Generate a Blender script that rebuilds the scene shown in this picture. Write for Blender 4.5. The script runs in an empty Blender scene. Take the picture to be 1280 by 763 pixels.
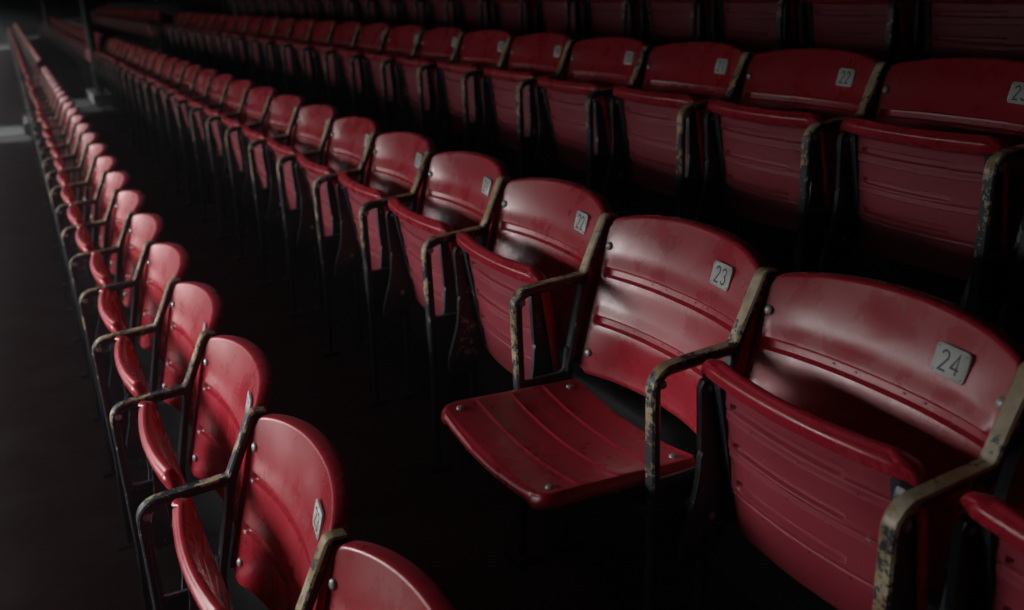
import bpy, bmesh, math, random
from mathutils import Vector, Matrix
random.seed(7)
S = bpy.context.scene
COL = S.collection
R = math.radians

# ------------------------------------------------------------------ camera
Z0 = 3.0                                   # height of the open seat's armrest post above the playing field
CAM = Vector((-1.0692, -1.1922, 0.5015 + Z0))
rt = Vector((0.88745753, -0.45854141, -0.04646406))
up = Vector((0.18991987, 0.27197703, 0.94337635))
fw = Vector((0.41993996, 0.84603089, -0.32845419))
cd = bpy.data.cameras.new('camera'); cam = bpy.data.objects.new('camera', cd); COL.objects.link(cam)
cam.matrix_world = Matrix((rt, up, -fw)).transposed().to_4x4()
cam.location = CAM
cd.sensor_width = 36; cd.lens = 1182.04 / 1280 * 36
cd.clip_start = 0.05; cd.clip_end = 2000
cd.dof.use_dof = True; cd.dof.focus_distance = 1.75; cd.dof.aperture_fstop = 3.2
S.camera = cam

# ------------------------------------------------------------------ light
SUN_EL, SUN_AZ = 21.0, 33.0                # azimuth measured from -x (the open front) towards +y
sd = Vector((-math.cos(R(SUN_AZ)) * math.cos(R(SUN_EL)), math.sin(R(SUN_AZ)) * math.cos(R(SUN_EL)), math.sin(R(SUN_EL))))
W = bpy.data.worlds.new('World'); S.world = W; W.use_nodes = True
nt = W.node_tree; nt.nodes.clear()
sky = nt.nodes.new('ShaderNodeTexSky'); sky.sky_type = 'NISHITA'; sky.sun_disc = False
sky.sun_elevation = R(SUN_EL); sky.sun_rotation = math.atan2(sd.x, sd.y)
sky.air_density = 1.0; sky.dust_density = 6.0; sky.ozone_density = 5.0
bg = nt.nodes.new('ShaderNodeBackground'); bg.inputs['Strength'].default_value = 0.15
wo = nt.nodes.new('ShaderNodeOutputWorld')
hs = nt.nodes.new('ShaderNodeHueSaturation'); hs.inputs['Saturation'].default_value = .10      # thin high cloud: a paler sky
nt.links.new(sky.outputs[0], hs.inputs['Color']); nt.links.new(hs.outputs[0], bg.inputs[0]); nt.links.new(bg.outputs[0], wo.inputs[0])
sl = bpy.data.lights.new('sun', 'SUN'); sl.energy = 1.5; sl.angle = R(30); sl.color = (1.0, 0.995, 0.99)
so = bpy.data.objects.new('sun', sl); COL.objects.link(so)
so.rotation_euler = (-sd).to_track_quat('-Z', 'Y').to_euler(); so.location = sd * 30 + Vector((0, 0, Z0))
S.view_settings.view_transform = 'Standard'; S.view_settings.look = 'None'
S.view_settings.exposure = 0.62; S.view_settings.gamma = 1.0; S.view_settings.use_curve_mapping = False
S.render.engine = 'CYCLES'

# ------------------------------------------------------------------ materials
def mat(name):
    m = bpy.data.materials.new(name); m.use_nodes = True
    n = m.node_tree.nodes; l = m.node_tree.links
    return m, n, l, n['Principled BSDF']
def node(n, kind, **kw):
    x = n.new(kind)
    for k, v in kw.items(): setattr(x, k, v)
    return x
def noise(n, l, vec, scale, detail=4, rough=.55):
    t = n.new('ShaderNodeTexNoise'); t.inputs['Scale'].default_value = scale
    t.inputs['Detail'].default_value = detail; t.inputs['Roughness'].default_value = rough
    l.new(vec, t.inputs['Vector']); return t.outputs['Fac']
def ramp(n, l, fac, a, b, ca=(0, 0, 0, 1), cb=(1, 1, 1, 1)):
    r = n.new('ShaderNodeValToRGB'); r.color_ramp.elements[0].position = a; r.color_ramp.elements[1].position = b
    r.color_ramp.elements[0].color = ca; r.color_ramp.elements[1].color = cb
    l.new(fac, r.inputs[0]); return r.outputs[0]
def mix(n, l, fac, a, b):
    m = n.new('ShaderNodeMix'); m.data_type = 'RGBA'
    for s, v in ((m.inputs[0], fac), (m.inputs[6], a), (m.inputs[7], b)):
        if isinstance(v, bpy.types.NodeSocket): l.new(v, s)
        else: s.default_value = v
    return m.outputs[2]
def bump(n, l, h, strength, dist, bs):
    b = n.new('ShaderNodeBump'); b.inputs['Strength'].default_value = strength; b.inputs['Distance'].default_value = dist
    l.new(h, b.inputs['Height']); l.new(b.outputs[0], bs.inputs['Normal'])

def red_plastic(name, base, rough, faded):
    m, n, l, b = mat(name)
    pos = n.new('ShaderNodeNewGeometry').outputs['Position']
    big = noise(n, l, pos, 3.2, 3)
    col = mix(n, l, ramp(n, l, big, .35, .7), base, faded)
    oi = n.new('ShaderNodeObjectInfo')
    col = mix(n, l, ramp(n, l, oi.outputs['Random'], 0, 1, (0, 0, 0, 1), (.55, .55, .55, 1)), col, tuple(x * .72 for x in base[:3]) + (1,))   # each seat has aged its own way
    mp = n.new('ShaderNodeMapping'); mp.inputs['Scale'].default_value = (6, 1.3, 6); l.new(pos, mp.inputs[0])
    wear = noise(n, l, mp.outputs[0], 22, 8, .75)
    col = mix(n, l, ramp(n, l, wear, .56, .74, (0, 0, 0, 1), (.22, .22, .22, 1)), col, (.50, .16, .15, 1))    # rubbed, chalky streaks
    spk = noise(n, l, pos, 260, 2)
    col = mix(n, l, ramp(n, l, spk, .74, .78), col, (.35, .2, .17, 1))          # tiny paint-fleck scuffs
    chip = noise(n, l, pos, 28, 4, .6)
    col = mix(n, l, ramp(n, l, chip, .735, .75), col, (.42, .3, .24, 1))        # rare worn chips
    grime = noise(n, l, pos, 11, 6, .7)
    col = mix(n, l, ramp(n, l, grime, .55, .8, (0, 0, 0, 1), (.35, .35, .35, 1)), col, (.12, .02, .025, 1))
    l.new(col, b.inputs['Base Color'])
    rr = n.new('ShaderNodeMapRange'); rr.inputs[1].default_value = .3; rr.inputs[2].default_value = .7
    rr.inputs[3].default_value = rough - .07; rr.inputs[4].default_value = rough + .16
    l.new(noise(n, l, pos, 9, 7, .68), rr.inputs[0]); l.new(rr.outputs[0], b.inputs['Roughness'])
    b.inputs['Specular IOR Level'].default_value = .68
    b.inputs['Sheen Weight'].default_value = .04; b.inputs['Sheen Roughness'].default_value = .45; b.inputs['Sheen Tint'].default_value = (.82, .86, .95, 1)   # fine dust
    bump(n, l, noise(n, l, pos, 420, 3), .10, .0006, b)
    return m
M = {}
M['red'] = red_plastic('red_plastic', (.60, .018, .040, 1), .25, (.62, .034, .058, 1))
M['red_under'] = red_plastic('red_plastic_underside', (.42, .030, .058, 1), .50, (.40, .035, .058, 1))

def iron(name, extra):
    m, n, l, b = mat(name)
    pos = n.new('ShaderNodeNewGeometry').outputs['Position']
    oi = n.new('ShaderNodeObjectInfo'); sep = n.new('ShaderNodeSeparateColor'); l.new(oi.outputs['Color'], sep.inputs[0])
    f0 = noise(n, l, pos, 17, 9, .72); fz = noise(n, l, pos, 95, 5, .7)
    fm = node(n, 'ShaderNodeMath', operation='MULTIPLY_ADD'); l.new(fz, fm.inputs[0]); fm.inputs[1].default_value = .55; fm.inputs[2].default_value = -.275
    fa = node(n, 'ShaderNodeMath', operation='ADD'); l.new(f0, fa.inputs[0]); l.new(fm.outputs[0], fa.inputs[1]); f1 = fa.outputs[0]
    sub = node(n, 'ShaderNodeMath', operation='MULTIPLY_ADD'); l.new(sep.outputs[0], sub.inputs[0]); sub.inputs[1].default_value = .5; sub.inputs[2].default_value = extra - .25
    add = node(n, 'ShaderNodeMath', operation='ADD'); l.new(f1, add.inputs[0]); l.new(sub.outputs[0], add.inputs[1])
    tc = n.new('ShaderNodeTexCoord'); sx = n.new('ShaderNodeSeparateXYZ'); l.new(tc.outputs['Object'], sx.inputs[0])
    mr = n.new('ShaderNodeMapRange'); mr.inputs[1].default_value = -.55; mr.inputs[2].default_value = .0; mr.inputs[3].default_value = -.22; mr.inputs[4].default_value = .10
    l.new(sx.outputs['Z'], mr.inputs[0])
    add2 = node(n, 'ShaderNodeMath', operation='ADD'); l.new(add.outputs[0], add2.inputs[0]); l.new(mr.outputs[0], add2.inputs[1])
    cream_mask = ramp(n, l, add2.outputs[0], .50, .512)
    paint = mix(n, l, ramp(n, l, noise(n, l, pos, 60, 4), .4, .7), (.64, .50, .28, 1), (.80, .74, .58, 1))
    paint = mix(n, l, ramp(n, l, noise(n, l, pos, 14, 3), .45, .62), paint, (.46, .31, .15, 1))
    navy = mix(n, l, ramp(n, l, noise(n, l, pos, 90, 3), .5, .75), (.045, .055, .068, 1), (.08, .092, .105, 1))
    rust = mix(n, l, ramp(n, l, noise(n, l, pos, 45, 5, .7), .63, .66), navy, (.10, .055, .03, 1))
    l.new(mix(n, l, cream_mask, rust, paint), b.inputs['Base Color'])
    b.inputs['Roughness'].default_value = .38
    bump(n, l, cream_mask, .35, .0012, b)
    return m
M['cap'] = iron('worn_cream_paint', 0.0)
M['iron'] = iron('chipped_navy_iron', -.16)

def simple(name, c, rough, metal=0., c2=None, sc=30., bs=0.):
    m, n, l, b = mat(name)
    pos = n.new('ShaderNodeNewGeometry').outputs['Position']
    f = noise(n, l, pos, sc, 6, .65)
    l.new(mix(n, l, ramp(n, l, f, .35, .7), c, c2 or tuple(x * .75 for x in c[:3]) + (1,)), b.inputs['Base Color'])
    b.inputs['Roughness'].default_value = rough; b.inputs['Metallic'].default_value = metal
    if bs: bump(n, l, f, bs, .01, b)
    return m
M['bolt'] = simple('dull_bolt_metal', (.60, .62, .62, 1), .38, .25, (.42, .43, .42, 1), 160)
M['plate'] = simple('number_plate_enamel', (.84, .87, .85, 1), .42, 0., (.72, .75, .71, 1), 60)
M['ink'] = simple('number_ink', (.06, .07, .10, 1), .5)
M['hole'] = simple('dark_hole', (.012, .004, .005, 1), .8)
M['concrete'] = simple('stained_dark_concrete', (.10, .10, .102, 1), .9, 0, (.06, .06, .062, 1), 5, .3)
M['step'] = simple('pale_painted_concrete', (.24, .26, .26, 1), .8, 0, (.18, .19, .19, 1), 6, .2)
M['deck'] = simple('dark_deck_paint', (.030, .036, .038, 1), .7, 0, (.02, .024, .026, 1), 3)
M['ceiling'] = simple('pale_ceiling_paint', (.16, .17, .18, 1), .8, 0, (.12, .13, .14, 1), 3)
M['column'] = simple('grey_green_column_paint', (.06, .07, .07, 1), .5, 0, (.04, .045, .045, 1), 8)
M['grass'] = simple('mown_field_grass', (.045, .09, .025, 1), .9, 0, (.06, .11, .03, 1), .8)
M['green'] = simple('green_wall_paint', (.02, .07, .045, 1), .6, 0, (.03, .08, .05, 1), 2)

# ------------------------------------------------------------------ mesh helpers
def mesh(name, v, f, mats, mi=None, smooth=True, angle=35, recalc=True):
    me = bpy.data.meshes.new(name); me.from_pydata(v, [], f)
    for m in mats: me.materials.append(M[m])
    if mi: me.polygons.foreach_set('material_index', mi)
    if recalc:
        bm = bmesh.new(); bm.from_mesh(me); bmesh.ops.recalc_face_normals(bm, faces=bm.faces); bm.to_mesh(me); bm.free()
    if smooth:
        me.polygons.foreach_set('use_smooth', [True] * len(me.polygons)); me.set_sharp_from_angle(angle=R(angle))
    me.update(); return me
def obj(name, me, parent=None, loc=None):
    o = bpy.data.objects.new(name, me); COL.objects.link(o)
    if parent: o.parent = parent
    if loc is not None: o.location = loc
    return o
def empty(name, loc):
    o = bpy.data.objects.new(name, None); COL.objects.link(o); o.location = loc; o.empty_display_size = .05; return o
class MB:
    def __init__(s): s.v = []; s.f = []; s.m = []
    def add(s, v, f, m=0):
        k = len(s.v); s.v += [tuple(p) for p in v]; s.f += [tuple(i + k for i in q) for q in f]
        s.m += list(m) if isinstance(m, (list, tuple)) else [m] * len(f)
    def box(s, a, b, m=0):
        (x0, y0, z0), (x1, y1, z1) = a, b
        s.add([(x0, y0, z0), (x1, y0, z0), (x1, y1, z0), (x0, y1, z0), (x0, y0, z1), (x1, y0, z1), (x1, y1, z1), (x0, y1, z1)],
              [(0, 3, 2, 1), (4, 5, 6, 7), (0, 1, 5, 4), (1, 2, 6, 5), (2, 3, 7, 6), (3, 0, 4, 7)], m)
    def prism(s, poly, y0, y1, m=0):      # polygon in x-z, extruded along y
        n = len(poly)
        s.add([(x, y0, z) for x, z in poly] + [(x, y1, z) for x, z in poly],
              [tuple(range(n)), tuple(range(2 * n - 1, n - 1, -1))] + [(i, (i + 1) % n, n + (i + 1) % n, n + i) for i in range(n)], m)
    def dome(s, c, nrm, r, h, m=0, seg=12):
        q = Vector((0, 0, 1)).rotation_difference(Vector(nrm)); v = []; f = []
        for k, (rr, hh) in enumerate(((1.0, -.3), (1.0, .12), (.86, .55), (.5, .9))):
            for i in range(seg):
                a = 2 * math.pi * i / seg; v.append(Vector(c) + q @ Vector((r * rr * math.cos(a), r * rr * math.sin(a), h * hh)))
        v.append(Vector(c) + q @ Vector((0, 0, h)))
        for k in range(3):
            for i in range(seg): f.append((k * seg + i, k * seg + (i + 1) % seg, (k + 1) * seg + (i + 1) % seg, (k + 1) * seg + i))
        for i in range(seg): f.append((3 * seg + i, 3 * seg + (i + 1) % seg, 4 * seg))
        f.append(tuple(range(seg - 1, -1, -1)))
        s.add(v, f, m)
    def cyl(s, p, q, r, m=0, seg=14):
        p, q = Vector(p), Vector(q); ax = (q - p); rot = Vector((0, 0, 1)).rotation_difference(ax); v = []
        for b in (p, q):
            for i in range(seg):
                a = 2 * math.pi * i / seg; v.append(b + rot @ Vector((r * math.cos(a), r * math.sin(a), 0)))
        s.add(v, [(i, (i + 1) % seg, seg + (i + 1) % seg, seg + i) for i in range(seg)] + [tuple(range(seg - 1, -1, -1)), tuple(range(seg, 2 * seg))], m)
    def build(s, name, mats, **k): return mesh(name, s.v, s.f, mats, s.m, **k)

def fillet(pts, rad, n=6):
    """round the inner corners of a polyline in the plane"""
    out = [Vector(pts[0])]
    for i in range(1, len(pts) - 1):
        p, a, b = Vector(pts[i]), Vector(pts[i - 1]), Vector(pts[i + 1])
        r = rad[i] if isinstance(rad, (list, tuple)) else rad
        if r <= 0: out.append(p); continue
        u = (a - p).normalized(); w = (b - p).normalized(); ang = u.angle(w); d = r / math.tan(ang / 2)
        s, e = p + u * d, p + w * d; c = p + (u + w).normalized() * (r / math.sin(ang / 2))
        vs, ve = s - c, e - c; tot = vs.angle(ve); sg = 1 if (vs.x * ve.y - vs.y * ve.x) > 0 else -1
        for k in range(n + 1):
            t = sg * tot * k / n; out.append(c + Vector((vs.x * math.cos(t) - vs.y * math.sin(t), vs.x * math.sin(t) + vs.y * math.cos(t))))
    out.append(Vector(pts[-1])); return out
def sweep(mb, path, w, th, wob=0.0, cap=0, side=1, seed=0):
    """bar with a flat chamfered section; the left side of the path (in x-z) is the worn cap"""
    rnd = random.Random(seed); n = len(path); rings = []
    for i, p in enumerate(path):
        t = (path[min(i + 1, n - 1)] - path[max(i - 1, 0)]).normalized(); nv = Vector((-t.y, t.x))
        ww = w[i] if isinstance(w, list) else w; hw = ww / 2 * (1 + rnd.uniform(-wob, wob)); ht = th / 2; c = min(.0035, ht * .5)
        sec = [(-hw + c, ht), (hw - c, ht), (hw, ht - c), (hw, -ht + c), (hw - c, -ht), (-hw + c, -ht), (-hw, -ht + c), (-hw, ht - c)]
        rings.append([(p.x + nv.x * h, y, p.y + nv.y * h) for y, h in sec])
    v = [q for r_ in rings for q in r_]; f = []; m = []
    for i in range(n - 1):
        for k in range(8):
            f.append((i * 8 + k, i * 8 + (k + 1) % 8, (i + 1) * 8 + (k + 1) % 8, (i + 1) * 8 + k)); m.append(cap if k in (0, 1, 7) else side)
    f += [tuple(range(7, -1, -1)), tuple(range((n - 1) * 8, n * 8))]; m += [cap, cap]
    mb.add(v, f, m)
def densify(path, step=.02):
    out = []
    for a, b in zip(path, path[1:]):
        k = max(1, int((b - a).length / step))
        out += [a + (b - a) * i / k for i in range(k)]
    return out + [path[-1]]

# ------------------------------------------------------------------ one seat (origin: top of its armrest post; local z = 0 there)
P = 0.5; FLOOR = -0.775; HW = 0.232
def sm(a, b, x):
    t = max(0., min(1., (x - a) / (b - a))); return t * t * (3 - 2 * t)
def back_x(y, z):
    t = abs(y - .25) / HW
    dep = .029 + .012 * sm(-.1, .02, z) + .018 * sm(-.23, -.33, z)
    return -.0055 + .27 * (z + .058) + dep * (1 - t ** 2.3) + (.005 * ((z + .05) / .07) ** 2 if z > -.05 else 0)
GRV = (-.112, -.216)
def groove(y, z):
    t = abs(y - .25) / HW; g = 0.
    for zc in GRV:
        d = z - zc
        g += .0085 * sm(.0105, .0075, d) * sm(-.0125, -.0070, d)            # the recess
        g -= .0050 * sm(.0075, .0100, d) * sm(.040, .010, d)                # the proud lip above it
    return g * sm(.965, .90, t)
def ztop(t):
    a = abs(t); return .017 - .019 * a ** 2 - .006 * a ** 8 - .014 * sm(.95, 1.0, a) ** 2
def make_backrest():
    ny = 44; ts = [-1 + 2 * i / ny for i in range(ny + 1)]
    ts = sorted(set([round(t, 4) for t in ts] + [-.985, -.97, -.94, -.925, .925, .94, .97, .985]))
    zs = [-.335, -.328, -.315, -.30, -.28, -.26, -.245]
    for zc in GRV[::-1]: zs += [zc - .018, zc - .0115, zc - .009, zc - .007, zc - .003, zc + .002, zc + .0065, zc + .0078, zc + .0095, zc + .013, zc + .02, zc + .03]
    zs += [-.175, -.155, -.14, -.07, -.062]; zs = sorted(zs); ups = [0, .15, .3, .45, .6, .75, .86, .94, 1.]
    zb = zs[-1] + .015
    nr = len(zs) + len(ups); nc = len(ts); v = []
    def rowz(r, t):
        if r < len(zs):
            z = zs[r]; return max(z, -.335 + .012 * sm(.93, 1, abs(t))) if r == 0 else z
        return zb + (ztop(t) - zb) * ups[r - len(zs)]
    for r in range(nr):
        for t in ts:
            y = .25 + HW * t; z = rowz(r, t); v.append((back_x(y, z) + groove(y, z), y, z))
    f = [(r * nc + c, r * nc + c + 1, (r + 1) * nc + c + 1, (r + 1) * nc + c) for r in range(nr - 1) for c in range(nc - 1)]
    loop = [c for c in range(nc)] + [r * nc + nc - 1 for r in range(1, nr)] + [(nr - 1) * nc + c for c in range(nc - 2, -1, -1)] + [r * nc for r in range(nr - 2, 0, -1)]
    n = len(loop); cur = loop
    out = []
    for i in range(n):
        a, b = Vector(v[loop[i - 1]]), Vector(v[loop[(i + 1) % n]]); d = b - a; d.x = 0; d.normalize(); out.append(Vector((0, d.z, -d.y)))
    for off, dx in ((.0030, .0012), (.0052, .0045), (.0058, .009), (.0052, .024), (.003, .030)):
        k = len(v)
        for i in range(n):
            p = Vector(v[loop[i]]); o_ = out[i]
            so_ = off if abs(o_.z) > .5 else off * .5
            v.append((p.x + dx, p.y + o_.y * so_, p.z + o_.z * so_))
        f += [(cur[i], cur[(i + 1) % n], k + (i + 1) % n, k + i) for i in range(n)]; cur = list(range(k, k + n))
    k = len(v); cols = list(range(0, nc, 2)) if nc % 2 else list(range(nc)); idx = {}
    for r in range(nr):
        for c in range(nc):
            p = v[r * nc + c]; t = ts[c]; e = .004
            v.append((back_x(p[1], p[2]) + .020, .25 + (p[1] - .25) * .982, p[2] - (.004 if r == nr - 1 else 0) + (.004 if r == 0 else 0)))
    f += [(k + r * nc + c, k + (r + 1) * nc + c, k + (r + 1) * nc + c + 1, k + r * nc + c + 1) for r in range(nr - 1) for c in range(nc - 1)]
    f += [(cur[i], cur[(i + 1) % n], k + loop[(i + 1) % n], k + loop[i]) for i in range(n)]
    mb = MB(); mb.add(v, f, 0)
    for gi, zc in enumerate(GRV):                                             # drain holes in the recess
        for y in ((.155, .195, .29, .335) if gi == 0 else (.12, .21, .265, .36)):
            x = back_x(y, zc) + .0085
            mb.add([(x - .0006, y + .0026 * math.cos(a), zc - .001 + .0026 * math.sin(a)) for a in [math.pi * j / 4 for j in range(8)]], [tuple(range(8))], 1)
    return mb.build('backrest', ['red', 'hole'], angle=40)

D = .325
def make_pan():
    nt_, nd = 64, 130
    ts = [-1 + 2 * i / nt_ for i in range(nt_ + 1)]; ts = sorted(set([round(t, 4) for t in ts] + [-.975, .975, -.985, .985]))
    ds = [D * i / nd for i in range(nd + 1)]; lines = (.085, .165, .245); RIB = (.228, .154, .080)
    ds += [.002, .005, D - .001, D - .002] + [L + q for L in lines for q in (-.004, -.002, -.001, 0, .001, .002, .004)] + [L + q for L in RIB for q in (-.005, -.0035, -.0015, 0, .0015, .004)]
    ds = sorted(set([round(d, 5) for d in ds]))
    ds = [d for i, d in enumerate(ds) if i == 0 or d - ds[i - 1] > .0006]; ds[-1] = D
    def hw(d):
        w = .2185; r = .032
        if d > D - r: w -= r - math.sqrt(max(0, r * r - (d - (D - r)) ** 2))
        if d < .012: w -= .012 - math.sqrt(max(0, .012 ** 2 - (.012 - d) ** 2))
        return w
    def top(d, t):
        h = -.020 * (1 - t * t) - .002 * (1 - t * t) * sm(.05, .2, d) * sm(D, .2, d)
        if d > D - .075: h -= .004 * ((d - (D - .075)) / .075) ** 2
        e = 1 - abs(t)
        for L in lines: h += (.0012 * math.exp(-((d - L) / .0026) ** 2) + .0011 * sm(L + .002, L - .001, d) * sm(L - .03, L - .004, d) - .0006 * math.exp(-((d - L - .0075) / .004) ** 2)) * sm(.03, .08, e)
        h -= .006 * sm(.04, 0, e) ** 2 + .005 * sm(.010, 0, D - d)
        return h
    slots = (.245, .165, .085, .03)
    def under(d, t):
        h = top(d, t) - .011
        for L in lines: h += 0
        e = 1 - abs(t)
        h -= .020 * sm(D - .040, D - .024, d) * sm(D + .006, D - .010, d) * sm(-.02, .10, e)       # rolled front lip
        h -= .010 * sm(.07, .03, e) * sm(0, .02, d)                              # side skirts
        for L in RIB:                                       # stepped ribs, full width
            h -= (.0030 * sm(L - .0035, L, d) * sm(L + .060, L + .008, d) + .0010 * math.exp(-((d - L) / .0025) ** 2)) * sm(.07, .12, e)
        for L in (.2545, .1805, .1065):                                             # shorter sunk slots
            y = t * .22
            q = max(0, abs(y - .030) - .118); dd = math.sqrt((d - L) ** 2 + q * q)
            h += .0085 * sm(.0090, .0050, dd)
        return h
    nr, nc = len(ds), len(ts); v = []
    for fn in (top, under):
        for d in ds:
            for t in ts: v.append((-d, hw(d) * t, fn(d, t)))
    N = nr * nc
    f = [(r * nc + c, r * nc + c + 1, (r + 1) * nc + c + 1, (r + 1) * nc + c) for r in range(nr - 1) for c in range(nc - 1)]
    m = [0] * len(f)
    f += [(N + r * nc + c, N + (r + 1) * nc + c, N + (r + 1) * nc + c + 1, N + r * nc + c + 1) for r in range(nr - 1) for c in range(nc - 1)]
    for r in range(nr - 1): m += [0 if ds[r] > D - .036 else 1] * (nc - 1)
    loop = [c for c in range(nc)] + [r * nc + nc - 1 for r in range(1, nr)] + [(nr - 1) * nc + c for c in range(nc - 2, -1, -1)] + [r * nc for r in range(nr - 2, 0, -1)]
    n = len(loop)
    # a rounded side between the two skins
    prev = loop
    for k_, (fr, o_) in enumerate(((.25, .004), (.6, .0055), (.9, .003))):
        k = len(v)
        for i in range(n):
            a, b = Vector(v[loop[i - 1]]), Vector(v[loop[(i + 1) % n]]); dv = b - a; dv.z = 0
            dv = dv.normalized() if dv.length > 1e-9 else Vector((1, 0, 0)); ov = Vector((-dv.y, dv.x, 0))
            p = Vector(v[loop[i]]); q = Vector(v[N + loop[i]])
            if ov.dot(Vector((p.x + D / 2, p.y, 0))) < 0: ov = -ov
            v.append(tuple(p.lerp(q, fr) + ov * o_))
        f += [(prev[i], prev[(i + 1) % n], k + (i + 1) % n, k + i) for i in range(n)]; m += [0] * n; prev = list(range(k, k + n))
    f += [(prev[i], prev[(i + 1) % n], N + loop[(i + 1) % n], N + loop[i]) for i in range(n)]; m += [0] * n
    mb = MB(); mb.add(v, f, m)
    for L, yy in ((.085, (-.1, -.02, .09)), (.165, (-.07, .02, .11)), (.245, (-.12, -.01, .10))):
        for y in yy:
            x, z = -(L + .006), top(L + .006, y / .2185) + .0006
            mb.add([(x + .002 * math.cos(a), y + .002 * math.sin(a), z) for a in [math.pi * j / 4 for j in range(8)]], [tuple(range(8))], 2)
            x2, z2 = -(L - .012), under(L - .012, y / .2185) - .0006
            mb.add([(x2 + .002 * math.cos(a), y + .002 * math.sin(a), z2) for a in [-math.pi * j / 4 for j in range(8)]], [tuple(range(8))], 2)
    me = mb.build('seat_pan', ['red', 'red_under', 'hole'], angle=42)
    return me, top, under
def make_bracket(sgn):
    """iron hinge ear under one side of the pan; pan coordinates"""
    y0, y1 = (.198, .211) if sgn > 0 else (-.211, -.198)
    rnd = random.Random(3 + sgn)
    outer = [(-.294, -.026), (-.292, -.040), (-.280, -.048), (-.24, -.052), (-.19, -.057), (-.165, -.060), (-.160, -.056), (-.152, -.061), (-.11, -.070), (-.07, -.084), (-.03, -.104), (.004, -.120), (.030, -.124), (.048, -.11), (.048, -.065), (.02, -.030), (0, -.012)]
    mb = MB(); mb.prism([(x, z) for x, z in outer] + [(-.15, -.012), (-.29, -.012)], y0, y1, 0)
    yc = (.186 if sgn > 0 else -.186)
    mb.prism([(-.290, -.0225), (-.02, -.0145), (-.02, -.0195), (-.290, -.0285)], yc - .012, yc + .0105, 0)  # foot flange against the pan
    mb.cyl((.012, y0 - .012, -.062), (.012, y1 + .012, -.062), .014, 0)
    ym = (y0 + y1) / 2
    mb.dome((-.276, y0 if sgn > 0 else y1, -.029), (0, -sgn, 0), .0065, .004, 1)
    mb.dome((-.03, y0 if sgn > 0 else y1, -.05), (0, -sgn, 0), .007, .004, 1)
    return mb.build('hinge_bracket', ['iron', 'bolt'], angle=30)
def make_standard():
    mb = MB()
    # worn cap: post, arm, front leg in one bar
    path = fillet([(.030, -.004), (.006, .000), (-.0530, -.1215), (-.2225, -.1310), (-.2235, -.50), (-.234, FLOOR + .012)], [0, .010, .016, .036, .2, 0], 7)
    path = [Vector((-.0, 0)) + p for p in path]
    path = densify(path, .025)
    path.reverse()                                                              # left side = outside
    sweep(mb, path, .0275, .0155, .04, 0, 1, 5)
    # rib under the arm
    sweep(mb, fillet([(-.217, -.60), (-.2135, -.1385), (-.056, -.1300)], [0, .030, 0], 6), .010, .014, 0, 1, 1)
    # rear upright and rear leg
    up_ = densify(fillet([(-.118, FLOOR + .012), (-.106, -.42), (-.098, -.325), (-.050, -.120), (-.004, -.024)], [0, .05, .1, .1, 0], 4), .03)
    sweep(mb, up_, .0235, .018, .02, 1, 1)
    # cross bar with rounded inner corners, web below
    sweep(mb, fillet([(-.2235, -.28), (-.222, -.343), (-.104, -.343), (-.096, -.28)], [0, .024, .024, 0], 6), .014, .015, 0, 1, 1)
    mb.prism([(-.222, -.346), (-.106, -.346), (-.112, -.43), (-.165, -.50), (-.224, -.43)], -.005, .005, 1)
    # feet
    for x in (-.238, -.120):
        mb.box((x - .03, -.032, FLOOR), (x + .03, .032, FLOOR + .014), 1)
    # bolts: through the front corner and the hinge
    mb.dome((-.2115, -.0132, -.152), (0, -1, 0), .008, .004, 2); mb.dome((-.150, -.0052, -.40), (0, -1, 0), .010, .006, 2)
    return mb.build('armrest_frame', ['cap', 'iron', 'bolt'], angle=32)
def make_bolt():
    mb = MB(); mb.dome((0, 0, 0), (0, 0, 1), .0092, .0046, 0, 14); return mb.build('bolt', ['bolt'], angle=50)
def rounded(w, h, r, n=5):
    pts = []
    for cx, cz, a0 in ((w / 2 - r, h / 2 - r, 0), (-w / 2 + r, h / 2 - r, 90), (-w / 2 + r, -h / 2 + r, 180), (w / 2 - r, -h / 2 + r, 270)):
        for k in range(n + 1): a = R(a0 + 90 * k / n); pts.append((cx + r * math.cos(a), cz + r * math.sin(a)))
    return pts
def make_plate():
    mb = MB(); p = rounded(.064, .046, .007); n = len(p); q = rounded(.0626, .0446, .0063)
    v = [(a, b, -.003) for a, b in p] + [(a, b, .0006) for a, b in p] + [(a, b, .0013) for a, b in q]
    mb.add(v, [(i, (i + 1) % n, n + (i + 1) % n, n + i) for i in range(n)] + [(n + i, n + (i + 1) % n, 2 * n + (i + 1) % n, 2 * n + i) for i in range(n)] + [tuple(range(2 * n, 3 * n)), tuple(range(n - 1, -1, -1))], 0)
    for x in (-.0265, .0265):
        for z in (-.0175, .0175): mb.dome((x, z, .0014), (0, 0, 1), .0022, .0008, 1, 8)
    return mb.build('number_plate', ['plate', 'bolt'], angle=50)
def arc(cx, cy, rx, ry, a0, a1, n=10):
    return [(cx + rx * math.cos(R(a0 + (a1 - a0) * k / n)), cy + ry * math.sin(R(a0 + (a1 - a0) * k / n))) for k in range(n + 1)]
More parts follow.
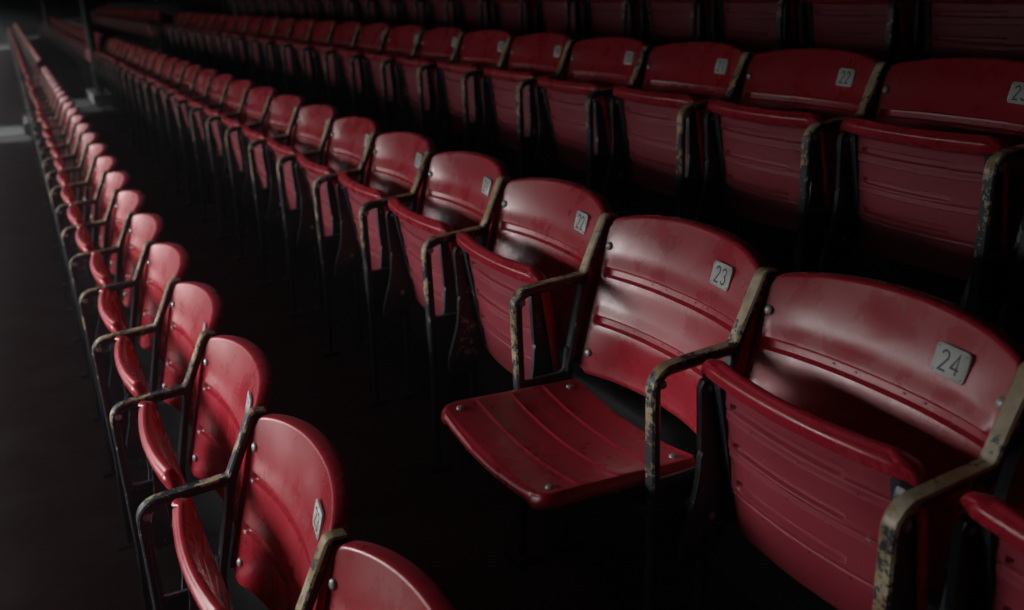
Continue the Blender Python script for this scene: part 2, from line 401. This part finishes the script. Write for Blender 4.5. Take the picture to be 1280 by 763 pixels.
GLY = {  # strokes in a box 0..0.5 x 0..1
    '0': [arc(.25, .72, .22, .28, 0, 180) + arc(.25, .28, .22, .28, 180, 360) + [(.47, .72)]],
    '1': [[(.10, .80), (.28, 1.0), (.28, 0)]],
    '2': [arc(.25, .75, .22, .25, 170, -35) + [(.03, 0.0), (.48, 0.0)]],
    '3': [arc(.24, .76, .21, .24, 165, -75), arc(.24, .27, .23, .27, 85, -160)],
    '4': [[(.36, 0), (.36, 1.0), (.0, .28), (.5, .28)]],
    '5': [[(.45, 1), (.08, 1), (.05, .55)] + arc(.24, .32, .23, .32, 120, -150)],
    '6': [[(.38, 1.0), (.08, .45)] + arc(.25, .27, .21, .27, 150, 500, 16)],
    '7': [[(.02, 1), (.47, 1), (.18, 0)]],
    '8': [arc(.25, .76, .18, .24, -90, 270, 16), arc(.25, .27, .22, .27, 90, 450, 16)],
    '9': [[(.12, 0), (.42, .55)] + arc(.25, .73, .21, .27, -30, 330, 16)],
}
def make_numerals(txt):
    mb = MB(); h = .029; w = .0036; adv = .0215; x0 = -(len(txt) - 1) * adv / 2
    for i, ch in enumerate(txt):
        for si, st in enumerate(GLY[ch]):
            pts = [Vector((x0 + i * adv + (a - .25) * h, (b - .5) * h)) for a, b in st]; n = len(pts); L = []; Rr = []
            for k in range(n):
                a = (pts[k] - pts[k - 1]).normalized() if k else None; b = (pts[k + 1] - pts[k]).normalized() if k < n - 1 else None
                if a is None: a = b
                if b is None: b = a
                t = (a + b); t = t.normalized() if t.length > 1e-6 else a
                nv = Vector((-t.y, t.x)); s_ = min(2.2, 1 / max(.3, nv.dot(Vector((-a.y, a.x)))))
                L.append(pts[k] + nv * w / 2 * s_); Rr.append(pts[k] - nv * w / 2 * s_)
            z = .0016 + .00015 * si
            mb.add([(p.x, p.y, z) for p in L] + [(p.x, p.y, z) for p in Rr], [(k, k + 1, n + k + 1, n + k) for k in range(n - 1)], 0)
    return mb.build('numerals', ['ink'], smooth=False, recalc=False)

ME_BACK = make_backrest(); ME_PAN, PTOP, PUND = make_pan(); ME_BR = {1: make_bracket(1), -1: make_bracket(-1)}
ME_STD = make_standard(); ME_BOLT = make_bolt(); ME_PLATE = make_plate(); NUM = {}
def pan_matrix(ed, base):
    ed = Vector((ed[0], 0, ed[1])).normalized(); eh = Vector((ed.z, 0, -ed.x))
    m = Matrix(((-ed.x, 0, eh.x, base[0]), (0, 1, 0, .25), (-ed.z, 0, eh.z, base[1]), (0, 0, 0, 1)))
    return m
OPEN = pan_matrix((-1, .066), (-.100, -.341)); FOLD = pan_matrix((-.124, .992), (-.080, -.430))
def back_frame(y, z, off):
    e = .001
    ty = Vector((back_x(y + e, z) - back_x(y - e, z), 2 * e, 0)).normalized(); tz = Vector((.27, 0, 1)).normalized()
    nrm = tz.cross(ty).normalized()
    if nrm.x > 0: nrm = -nrm
    xx = -ty; zz = (nrm.cross(xx)).normalized()
    m = Matrix((xx, zz, nrm)).transposed().to_4x4(); m.translation = Vector((back_x(y, z), y, z)) + nrm * off
    return m
BOLT_BACK = [back_frame(y, z, .0008) for y, z in ((.4715, -.058), (.0285, -.058), (.468, -.2914), (.032, -.2914))]
PLATE_M = back_frame(.128, -.042, .0036)
BOLT_PAN = [Matrix.Translation((-d, s * .186, PTOP(d, s * .186 / .2185) + .0006)) for d in (.290, .030) for s in (1, -1)]

def seat(row, y, n, label, group, detail, opened=False, wear=.5, jit=True):
    ox, oz, dy = ROWS[row]
    t = empty('stadium_seat', (ox, y + dy, oz + Z0)); t['label'] = label; t['category'] = 'seat'; t['group'] = group
    a = obj('armrest_frame', ME_STD, t); a.color = (wear, random.random(), 0, 1)
    b = obj('backrest', ME_BACK, t)
    p = obj('seat_pan', ME_PAN, t)
    if opened: pm = OPEN
    else:
        j = random.uniform(-.045, .02) if jit else 0
        pm = FOLD @ Matrix.Translation((.02, 0, 0)) @ Matrix.Rotation(j, 4, 'Y') @ Matrix.Translation((-.02, 0, 0))
    p.matrix_local = pm
    if detail >= 1:
        for s in (1, -1):
            k = obj('hinge_bracket', ME_BR[s], p); k.color = (.30 + .2 * random.random(), 0, 0, 1)
    if detail >= 2:
        for m in BOLT_BACK:
            k = obj('bolt', ME_BOLT, b); k.matrix_local = m
        for m in BOLT_PAN:
            k = obj('bolt', ME_BOLT, p); k.matrix_local = m
        pl = obj('number_plate', ME_PLATE, t); pl.matrix_local = PLATE_M
        if str(n) not in NUM: NUM[str(n)] = make_numerals(str(n))
        obj('numerals', NUM[str(n)], pl)
    return t

# ------------------------------------------------------------------ terraces, aisle, deck
ROWS = {'Z': (-1.606, -.5236, .01), 'A': (-.7965, -.2647, .0114), 'B': (0., 0., 0.), 'C': (.822, .2532, .0219), 'D': (1.63, .512, .02)}
def structure(name, me, label=None):
    o = obj(name, me); o['kind'] = 'structure'; return o
TR = .80; RISE = .2647
Y0, Y1 = -6.0, 40.0
def tread(k):                  # k = 0 is the open seat's row; returns x front, x back, floor height
    return -.705 + k * .81, .105 + k * .81, FLOOR + (k * .2589) + Z0
for k in range(-6, 5):
    xa, xb, z = tread(k); mb = MB(); ny = 60
    nose = .012
    prof = [(xa, z - .7), (xa, z - nose), (xa + nose * .35, z - nose * .3), (xa + nose, z), (xb - .001, z), (xb - .001, z - .7)]
    mb.prism(prof, Y0, Y1, 0); structure('seating_terrace', mb.build('seating_terrace', ['concrete'], angle=40))
mb = MB(); mb.prism([(-5.566 - .3, .0), (-5.566 - .3, 1.3), (-5.567, 1.3), (-5.567, .0)], Y0, Y1, 0)
o = obj('field_wall', mb.build('field_wall', ['green'], smooth=False)); o['label'] = 'low green wall between the seating terraces and the grass field'; o['category'] = 'wall'
mb = MB(); mb.add([(-700, -700, 0), (700, -700, 0), (700, 700, 0), (-700, 700, 0)], [(0, 1, 2, 3)]); structure('ground', mb.build('ground', ['grass'], smooth=False, recalc=False))
AY0, AY1 = 11.62, 12.75
for k in range(-2, 4):
    xa, xb, z = tread(k); mb = MB()
    mb.prism([(xa - .38, z - .2589 + .004), (xa - .38, z - .1295), (xa - .372, z - .1215), (xa - .004, z - .1215), (xa - .004, z - .2589 + .004)], AY0 + .02, AY1 - .02, 0)
    structure('aisle_step', mb.build('aisle_step', ['step'], angle=40))
    mb = MB(); mb.box((xa + .004, AY0, z + .004), (xb - .40, AY1, z + .012), 0); structure('aisle_landing', mb.build('aisle_landing', ['step'], smooth=False))

deck = empty('upper_deck', (3.6, 10., FLOOR + .2589 * 4 + Z0)); deck['label'] = 'dark overhanging upper deck with front girder and columns above the seats'; deck['category'] = 'deck'
base = deck.location.copy()
def dpart(name, mb, mats):
    o = obj(name, mb.build(name, mats, smooth=False), deck); o.location = -base; return o
mb = MB(); mb.prism([(-2.7, Z0 + 1.75), (4.4, Z0 + 2.75), (4.4, Z0 + 3.0), (-2.7, Z0 + 2.0)], Y0, Y1, 0); dpart('ceiling_slab', mb, ['ceiling'])
mb = MB(); mb.box((-2.98, Y0, Z0 + .64), (-2.702, Y1, Z0 + 2.3), 0); dpart('front_girder', mb, ['deck'])  # unseen deck edge; its underside is set low to shade the rows behind
mb = MB(); mb.box((4.402, Y0, Z0 - 1.0), (4.7, Y1, Z0 + 3.2), 0); dpart('rear_wall', mb, ['deck'])
for yy in (Y0 - .3, Y1):
    mb = MB(); mb.box((-2.6, yy + .002, Z0 - 2.2), (4.4, yy + .3, Z0 + 2.9), 0); dpart('end_wall', mb, ['deck'])
for yy in (11.95, 24.5):
    mb = MB(); mb.cyl((-.16, yy, Z0 + FLOOR), (-.16, yy, Z0 + 2.3), .045, 0, 16); mb.box((-.26, yy - .1, Z0 + FLOOR + .004), (-.06, yy + .1, Z0 + FLOOR + .03), 0)
    dpart('column', mb, ['column'])
mb = MB(); mb.box((-3.06, 5.6, Z0 + .46), (-2.984, 39., Z0 + 1.9), 0); dpart('added_shade_board', mb, ['deck'])  # unseen board added below the girder line to dim the far seats
mb = MB(); mb.box((-3.0, -5.9, Z0 - 1.9), (-2.72, 1.0, Z0 + .638), 0); dpart('added_shade_wall', mb, ['deck'])  # unseen wall added to block light from the nearest seats and floor
for yy in (24.5,):
    mb = MB(); mb.cyl((-2.84, yy, Z0 - 1.6), (-2.84, yy, Z0 + 1.3), .1, 0, 16); dpart('column', mb, ['column'])

# ------------------------------------------------------------------ the seats
NW = ['no', 'one', 'two', 'three', 'four', 'five', 'six', 'seven', 'eight', 'nine', 'ten', 'eleven', 'twelve', 'thirteen', 'fourteen', 'fifteen', 'sixteen', 'seventeen', 'eighteen', 'nineteen', 'twenty', 'twenty-one', 'twenty-two', 'twenty-three', 'twenty-four']
ORD = ['', 'first', 'second', 'third', 'fourth', 'fifth', 'sixth', 'seventh', 'eighth', 'ninth', 'tenth', 'eleventh', 'twelfth', 'thirteenth', 'fourteenth', 'fifteenth', 'sixteenth', 'seventeenth', 'eighteenth', 'nineteenth', 'twentieth', 'twenty-first', 'twenty-second', 'twenty-third', 'twenty-fourth', 'twenty-fifth', 'twenty-sixth', 'twenty-seventh', 'twenty-eighth', 'twenty-ninth', 'thirtieth']
ORD += ['thirty-' + w for w in ORD[1:10]] + ['fortieth'] + ['forty-' + w for w in ORD[1:10]]
GRP = {'Z': 'seats of the row two below the open seat', 'A': 'seats of the row below the open seat', 'B': "seats of the open seat's row", 'C': 'seats of the row behind the open seat', 'D': 'seats of the darkest row, second behind the open seat'}
RN = {'A': 'in the row below', 'B': 'in the same row', 'C': 'one row behind', 'D': 'two rows behind'}
def label(row, n):
    k = 23 - n
    if row == 'B':
        if k == 0: return 'open red seat numbered 23 with its seat pan folded down'
        if k == -1: return 'folded red seat numbered 24 with scuffed cream armrest beside the open seat'
        if k == -2: return 'folded red seat beside seat 24, two places from the open seat'
        return f"folded red seat {NW[k]} {'place' if k == 1 else 'places'} nearer the aisle than the open seat, same row" + (' , plate 22'.replace(' ,', ',') if k == 1 else '')
    w = {'Z': 'two rows below', 'A': 'one row below', 'C': 'one row behind', 'D': 'two rows behind'}[row]
    kind = 'dark folded' if row == 'D' else 'folded red'
    if k == 0: return f'{kind} seat {w} the open seat, level with it'
    return f"{kind} seat {w} the open seat, {NW[abs(k)]} {'place' if abs(k) == 1 else 'places'} {'nearer' if k > 0 else 'farther from'} the aisle"
WEAR = {'Z': .4, 'A': .46, 'B': .54, 'C': .52, 'D': .42}
for row, hi in (('Z', 23), ('A', 24), ('B', 25), ('C', 24), ('D', 25)):
    for n in range(hi, 0, -1):
        k = 23 - n
        det = 2 if k < (12 if row in 'AB' else 9) and row not in 'DZ' else 1
        w = WEAR[row] + random.uniform(-.06, .06)
        if row == 'B' and n >= 23: w = .62 if n == 24 else .54
        if row == 'B' and n == 22: w = .56
        seat(row, k * P, n, label(row, n), GRP[row], det, row == 'B' and n == 23, w, jit=not (row == 'B' and n >= 21))
FG = {'Z': 'far seats across the aisle, lowest row', 'A': 'far seats across the aisle, lower row', 'B': "far seats across the aisle, open seat's row", 'C': 'far seats across the aisle, row behind'}
for row, cnt, w in (('Z', 46, 'lowest row'), ('A', 48, 'lower row'), ('B', 34, 'middle row'), ('C', 20, 'upper row')):
    for i in range(cnt):
        seat(row, 12.9 + i * P, 0, f'dim folded red seat across the aisle, {w}, {ORD[i + 1]} from it', FG[row], 0, False, .4)
# row ends need one more armrest frame
for row, w in (('A', 'row below the open seat'), ('B', "open seat's row"), ('C', 'row behind the open seat'), ('D', 'dark row two behind the open seat')):
    ox, oz, dy = ROWS[row]
    o = obj('end_armrest_frame', ME_STD, None, (ox, 23 * P + dy, oz + Z0)); o.color = (.4, 0, 0, 1)
    o['label'] = f'iron armrest frame closing the aisle end of the {w}'; o['category'] = 'armrest'; o['group'] = 'row end frames'

# ------------------------------------------------------------------ thin haze over the whole scene, added to lift the blacks
HAZE = .009
hm = bpy.data.materials.new('black_lift_haze'); hm.use_nodes = True; hn = hm.node_tree.nodes; hn.clear()
pv = hn.new('ShaderNodeVolumePrincipled'); pv.inputs['Density'].default_value = HAZE; pv.inputs['Color'].default_value = (.9, .92, .95, 1); pv.inputs['Anisotropy'].default_value = 0
ho = hn.new('ShaderNodeOutputMaterial'); hm.node_tree.links.new(pv.outputs[0], ho.inputs['Volume'])
mb = MB(); mb.box((-720, -720, -1), (720, 720, Z0 + 4.0))
me = mesh('haze', mb.v, mb.f, [], None, smooth=False); me.materials.append(hm)
o = obj('haze', me); o['kind'] = 'stuff'; o['label'] = 'thin haze added over the whole scene to lift its dark tones'
